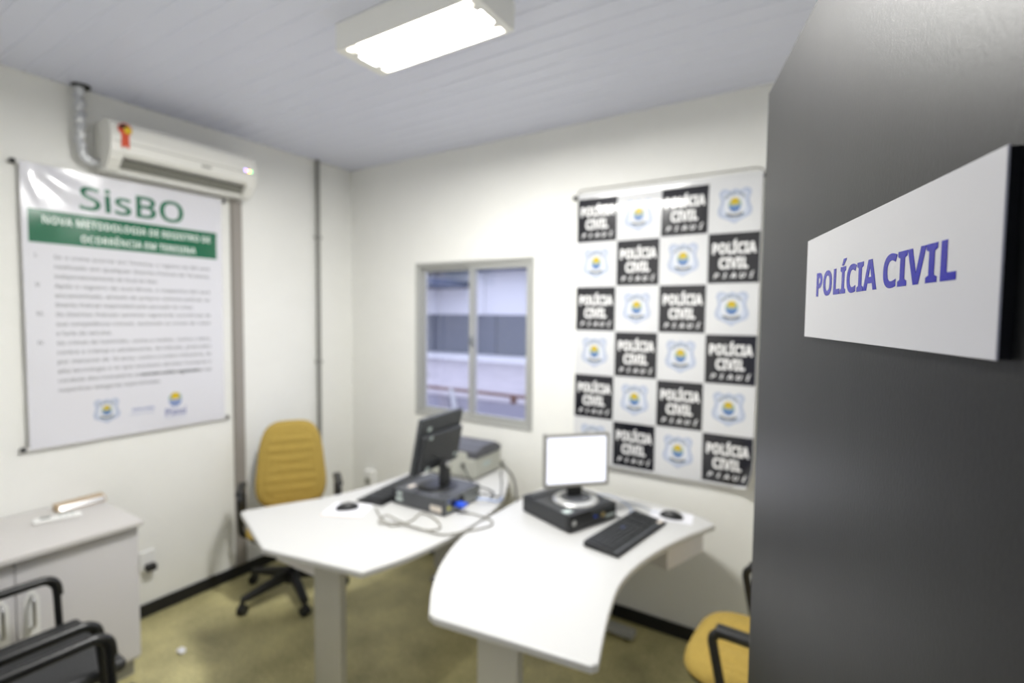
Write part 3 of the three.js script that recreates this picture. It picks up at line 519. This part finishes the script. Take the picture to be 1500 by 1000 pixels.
{ // loose cables
  const y = DESK + 0.0055, c = (label, pts, r, m, n = 120) => tag(mesh('cable', tube(pts, r, n, 8), m), label, 'cable', 'loose cables on the desks');
  c('long grey cable tangled in loops on the desk below the dark monitor', [[1.324, y, 0.978], [1.427, y, 1.039], [1.533, y, 1.08], [1.569, y, 0.991], [1.547, y, 0.895], [1.648, y, 0.913], [1.73, y, 0.971], [1.709, y, 1.021], [1.636, y, 1.034], [1.541, y + 0.007, 1.033], [1.434, y + 0.007, 1.019], [1.462, y, 1.088], [1.546, y + 0.007, 1.06], [1.64, y + 0.007, 1.045], [1.778, y, 1.027], [1.85, y + 0.001, 0.945], [1.905, y + 0.001, 0.841], [1.88, y + 0.001, 0.782], [1.778, y, 0.763], [1.72, y, 0.775], [1.69, y, 0.79]], 0.0035, M.cable, 260);
  c('blue video cable leaving the computer case', [[1.71, DESK + 0.04, 0.665], [1.745, DESK + 0.03, 0.62], [1.765, y, 0.56], [1.755, y, 0.5]], 0.005, std(0x9fb4e0, 0.5));
  c('dark power cable from the computer case toward the printer', [[1.668, DESK + 0.05, 0.64], [1.72, DESK + 0.045, 0.6], [1.735, y + 0.002, 0.5], [1.67, y, 0.38], [1.59, y, 0.26], [1.53, y, 0.18], [1.50, y, 0.12]], 0.004, M.cableDark);
  c('dark cable drooping from printer behind the dark monitor', [[1.385, DESK + 0.08, 0.382], [1.43, DESK + 0.1, 0.42], [1.53, DESK + 0.03, 0.46], [1.62, y, 0.44], [1.70, y + 0.01, 0.5], [1.72, y, 0.58]], 0.0035, M.cableDark);
  c('dark cable hanging over the curved desk end by printer', [[1.49, DESK + 0.05, 0.12], [1.54, DESK + 0.03, 0.13], [1.60, DESK - 0.01, 0.15], [1.655, 0.66, 0.2], [1.68, 0.55, 0.24], [1.68, 0.2, 0.22]], 0.006, M.cableDark);
  c('grey cable behind the case under the lit monitor', [[1.99, DESK + 0.05, 0.41], [1.93, DESK + 0.04, 0.40], [1.88, DESK + 0.02, 0.44], [1.84, DESK + 0.012, 0.47], [1.80, DESK - 0.05, 0.42]], 0.004, M.cable);
  c('pale cable from the keyboard to the case by the banner', [[2.385, y + 0.004, 0.33], [2.385, y, 0.29], [2.34, y + 0.01, 0.25], [2.26, y + 0.03, 0.24], [2.18, DESK + 0.05, 0.3]], 0.003, std(0xa9b8d6, 0.5));
  c('pale mouse cable curling on the paper sheet', [[2.505, y + 0.01, 0.258], [2.47, y, 0.25], [2.43, y, 0.22], [2.38, y, 0.2], [2.30, y, 0.19]], 0.0025, std(0xb4bccb, 0.5));
}

// ---------- yellow office chairs ----------
function officeChair(label, pos, turn, starTurn) {
  const o = thing('office_chair', label, 'chair', pos, turn, 'mustard yellow office chairs');
  const arms = 5;
  mesh('hub', cyl(0.035, 0.045, 0.08, 0, 0.115, 0), M.plastic, o);
  mesh('gas_lift', [cyl(0.025, 0.025, 0.16, 0, 0.22, 0), cyl(0.016, 0.016, 0.12, 0, 0.34, 0)], M.plastic, o);
  for (let i = 0; i < arms; i++) {
    const a = starTurn + i * 2 * Math.PI / arms;
    const leg = mesh('base_leg', extrude(poly([[0.02, 0.155], [0.30, 0.098], [0.305, 0.075], [0.27, 0.072], [0.02, 0.09]]), 0.03, 0.007, 2).translate(0, 0, -0.015).rotateY(a), M.plastic, o);
    const cx = 0.3 * Math.cos(a), cz = -0.3 * Math.sin(a);
    mesh('caster', [cyl(0.028, 0.028, 0.018, 0, 0, 0, 24).rotateX(Math.PI / 2).rotateY(a + 0.5).translate(cx + 0.011 * Math.sin(a + 0.5), 0.028, cz + 0.011 * Math.cos(a + 0.5)), cyl(0.028, 0.028, 0.018, 0, 0, 0, 24).rotateX(Math.PI / 2).rotateY(a + 0.5).translate(cx - 0.011 * Math.sin(a + 0.5), 0.028, cz - 0.011 * Math.cos(a + 0.5)), cyl(0.012, 0.016, 0.04, cx, 0.062, cz, 12)], M.plastic, leg);
  }
  mesh('mechanism', rbox(0.2, 0.05, 0.24, 0.012, 0, 0.395, -0.01), M.plastic, o);
  mesh('seat_pan', cushion({ wb: 0.47, wt: 0.46, h: 0.46, front: 0.01, back: 0.03, power: 4 }).rotateX(-Math.PI / 2).translate(0, 0.43, 0.01), M.plastic, o);
  mesh('seat', cushion({ wb: 0.49, wt: 0.47, h: 0.48, front: 0.06, back: 0.02, power: 3.6, tufts: 5, lengthwise: true, tuftDepth: 0.006, seam: 0.78 }).rotateX(-Math.PI / 2).translate(0, 0.445, 0.01), M.fabric, o);
  const back = (g) => g.rotateX(-0.12).translate(0, 0.735, -0.235);
  mesh('backrest', back(cushion({ wb: 0.46, wt: 0.345, h: 0.55, front: 0.045, back: 0.012, power: 3.7, tufts: 7, tuftDepth: 0.007, seam: 0.8, curve: 0.02 })), M.fabric, o);
  mesh('back_shell', back(cushion({ wb: 0.45, wt: 0.335, h: 0.54, front: 0.0, back: 0.03, power: 3.7, curve: 0.02 }).translate(0, 0, -0.008)), M.plastic, o);
  mesh('back_bracket', tube([[0, 0.40, -0.08], [0, 0.395, -0.24], [0, 0.46, -0.3], [0, 0.62, -0.285]], 0.02, 30, 10), M.plastic, o);
  for (const s of [-1, 1]) {
    const ar = mesh('armrest', bentTube([[s * 0.18, 0.415, 0.06], [s * 0.265, 0.415, 0.07], [s * 0.268, 0.66, 0.12], [s * 0.268, 0.665, -0.12], [s * 0.265, 0.415, -0.1], [s * 0.18, 0.415, -0.09]], 0.016, 0.045, 12), M.plastic, o);
    mesh('arm_pad', rbox(0.048, 0.026, 0.21, 0.012, s * 0.268, 0.672, 0.0, 4), M.plastic, ar);
  }
  return o;
}
officeChair('mustard high-back office chair in the corner below the conduit', [0.455, 0, 0.85], Math.atan2(0.82, 0.57), -22 * Math.PI / 180 - Math.atan2(0.82, 0.57));
officeChair('mustard office chair half hidden behind the grey door', [3.02, 0, 0.69], -Math.PI / 2 - 0.06, 0.4);

// ---------- grey cabinet and what lies on it ----------
{
  const o = thing('low_cabinet', 'light grey low cabinet with two doors against the left wall', 'cabinet'), z0 = 1.675, z1 = 2.545;
  mesh('carcass', [span(0.016, 0.5, 0.085, 0.718, z0 + 0.004, z1 - 0.004)], M.laminateGrey, o);
  mesh('top', rbox(0.545, 0.026, z1 - z0 + 0.012, 0.005, 0.2875 - 0.002, 0.739, (z0 + z1) / 2), M.cabTop, o);
  mesh('plinth', span(0.016, 0.465, 0, 0.085, z0 + 0.012, z1 - 0.012), M.footGrey, o);
  const mid = 2.096;
  [[z0 + 0.003, mid - 0.0015, mid - 0.045], [mid + 0.0015, z1 - 0.003, mid + 0.045]].forEach(([a, b, hz]) => {
    const d = mesh('door', rbox(0.018, 0.605, b - a, 0.002, 0.511, 0.408, (a + b) / 2), M.laminateGrey, o);
    const h = mesh('handle', [bentTube([[0.52, 0.565, hz], [0.55, 0.555, hz], [0.55, 0.445, hz], [0.52, 0.435, hz]], 0.006, 0.016)], M.chrome, d); h.userData.label = 'bowed metal handle';
    mesh('handle_plate', extrude(poly([[-0.024, -0.1], [0.024, -0.1], [0.024, 0.06], [0, 0.11], [-0.024, 0.06]]), 0.002).rotateY(Math.PI / 2).translate(0.5205, 0.49, hz), M.white, d);
  });
  const r = thing('remote_control', 'white remote control lying on the grey cabinet', 'remote control', [0.245, 0.752, 1.885], -0.28);
  mesh('case', rbox(0.048, 0.02, 0.165, 0.008, 0, 0.0105, 0), M.white, r); mesh('display', box(0.03, 0.001, 0.035, 0, 0.021, 0.04), M.metalGrey, r); 
  for (const z of [-0.01, -0.03, -0.05]) mesh('button', rbox(0.026, 0.003, 0.01, 0.001, 0, 0.0212, z), M.label, r);
  const b = thing('desk_nameplate', 'small tan wooden block with bright metal strip on the cabinet', 'nameplate', [0.115, 0.752, 1.76], 0.06);
  mesh('block', extrude(poly([[-0.03, 0], [0.03, 0], [0.012, 0.026], [-0.03, 0.03]]), 0.19, 0.002, 2).translate(0, 0.002, -0.095), M.woodBox, b);
  mesh('metal_strip', box(0.002, 0.022, 0.18).rotateZ(0.6).translate(0.0245, 0.0165, 0), M.chrome, b);
  const s = mesh('paper_scrap', new THREE.SphereGeometry(0.5, 20, 12).scale(0.05, 0.018, 0.035), M.paper); s.position.set(0.49, 0.009, 1.494);
  const p = s.geometry.attributes.position; for (let i = 0; i < p.count; i++) { const k = 1 + 0.35 * perlin.noise(p.getX(i) * 90, p.getY(i) * 90, p.getZ(i) * 90); p.setXYZ(i, p.getX(i) * k, Math.max(-0.009, p.getY(i) * k), p.getZ(i) * k); } s.geometry.computeVertexNormals();
  tag(s, 'crumpled white paper scrap on the floor', 'paper scrap');
}

// ---------- black visitor chairs ----------
function visitorChair(label, x, z, turn = 0) {               // faces -z
  const o = thing('visitor_chair', label, 'chair', [x, 0, z], turn, 'black tube-frame visitor chairs'), w = 0.24;
  mesh('seat', rbox(0.45, 0.045, 0.45, 0.018, 0, 0.463, -0.005, 4), M.blackVinyl, o);
  mesh('backrest', rbox(0.44, 0.32, 0.04, 0.018, 0, 0, 0, 4).rotateX(0.16).translate(0, 0.72, 0.265), M.blackVinyl, o);
  for (const s of [-1, 1]) {
    const zf = s < 0 ? -0.17 : -0.14, f = mesh('side_frame', bentTube([[s * w, 0.012, -0.19], [s * w, 0.665, zf], [s * w, 0.665, 0.2], [s * w, 0.012, 0.3]], 0.0125, 0.06), M.blackTube, o);
    mesh('arm_pad', bentTube([[s * w, 0.595, zf - 0.006], [s * w, 0.667, zf], [s * w, 0.667, 0.12]], 0.0165, 0.05), M.blackTube, f);
    mesh('back_upright', tube([[s * 0.2, 0.42, 0.19], [s * 0.2, 0.5, 0.235], [s * 0.2, 0.7, 0.28], [s * 0.2, 0.86, 0.305]], 0.011, 24, 10), M.blackTube, o);
    for (const z of [-0.19, 0.3]) mesh('foot_cap', cyl(0.016, 0.016, 0.02, s * w, 0.01, z, 14), M.plastic, f);
  }
  mesh('seat_rail', [bentTube([[-w, 0.43, -0.165], [w, 0.43, -0.165]].flatMap((p, i) => i ? [[0, 0.43, -0.165], p] : [p]), 0.011, 0.02), bentTube([[-w, 0.43, 0.215], [0, 0.43, 0.215], [w, 0.43, 0.215]], 0.011, 0.02)], M.blackTube, o);
  return o;
}
visitorChair('black visitor chair standing next to the grey cabinet', 0.91, 2.185);
visitorChair('black visitor chair standing one further from the grey cabinet', 1.5, 2.22);

scene.traverse((o) => { if (o.isMesh) { o.castShadow = true; o.receiveShadow = true; } });
renderer.render(scene, camera);
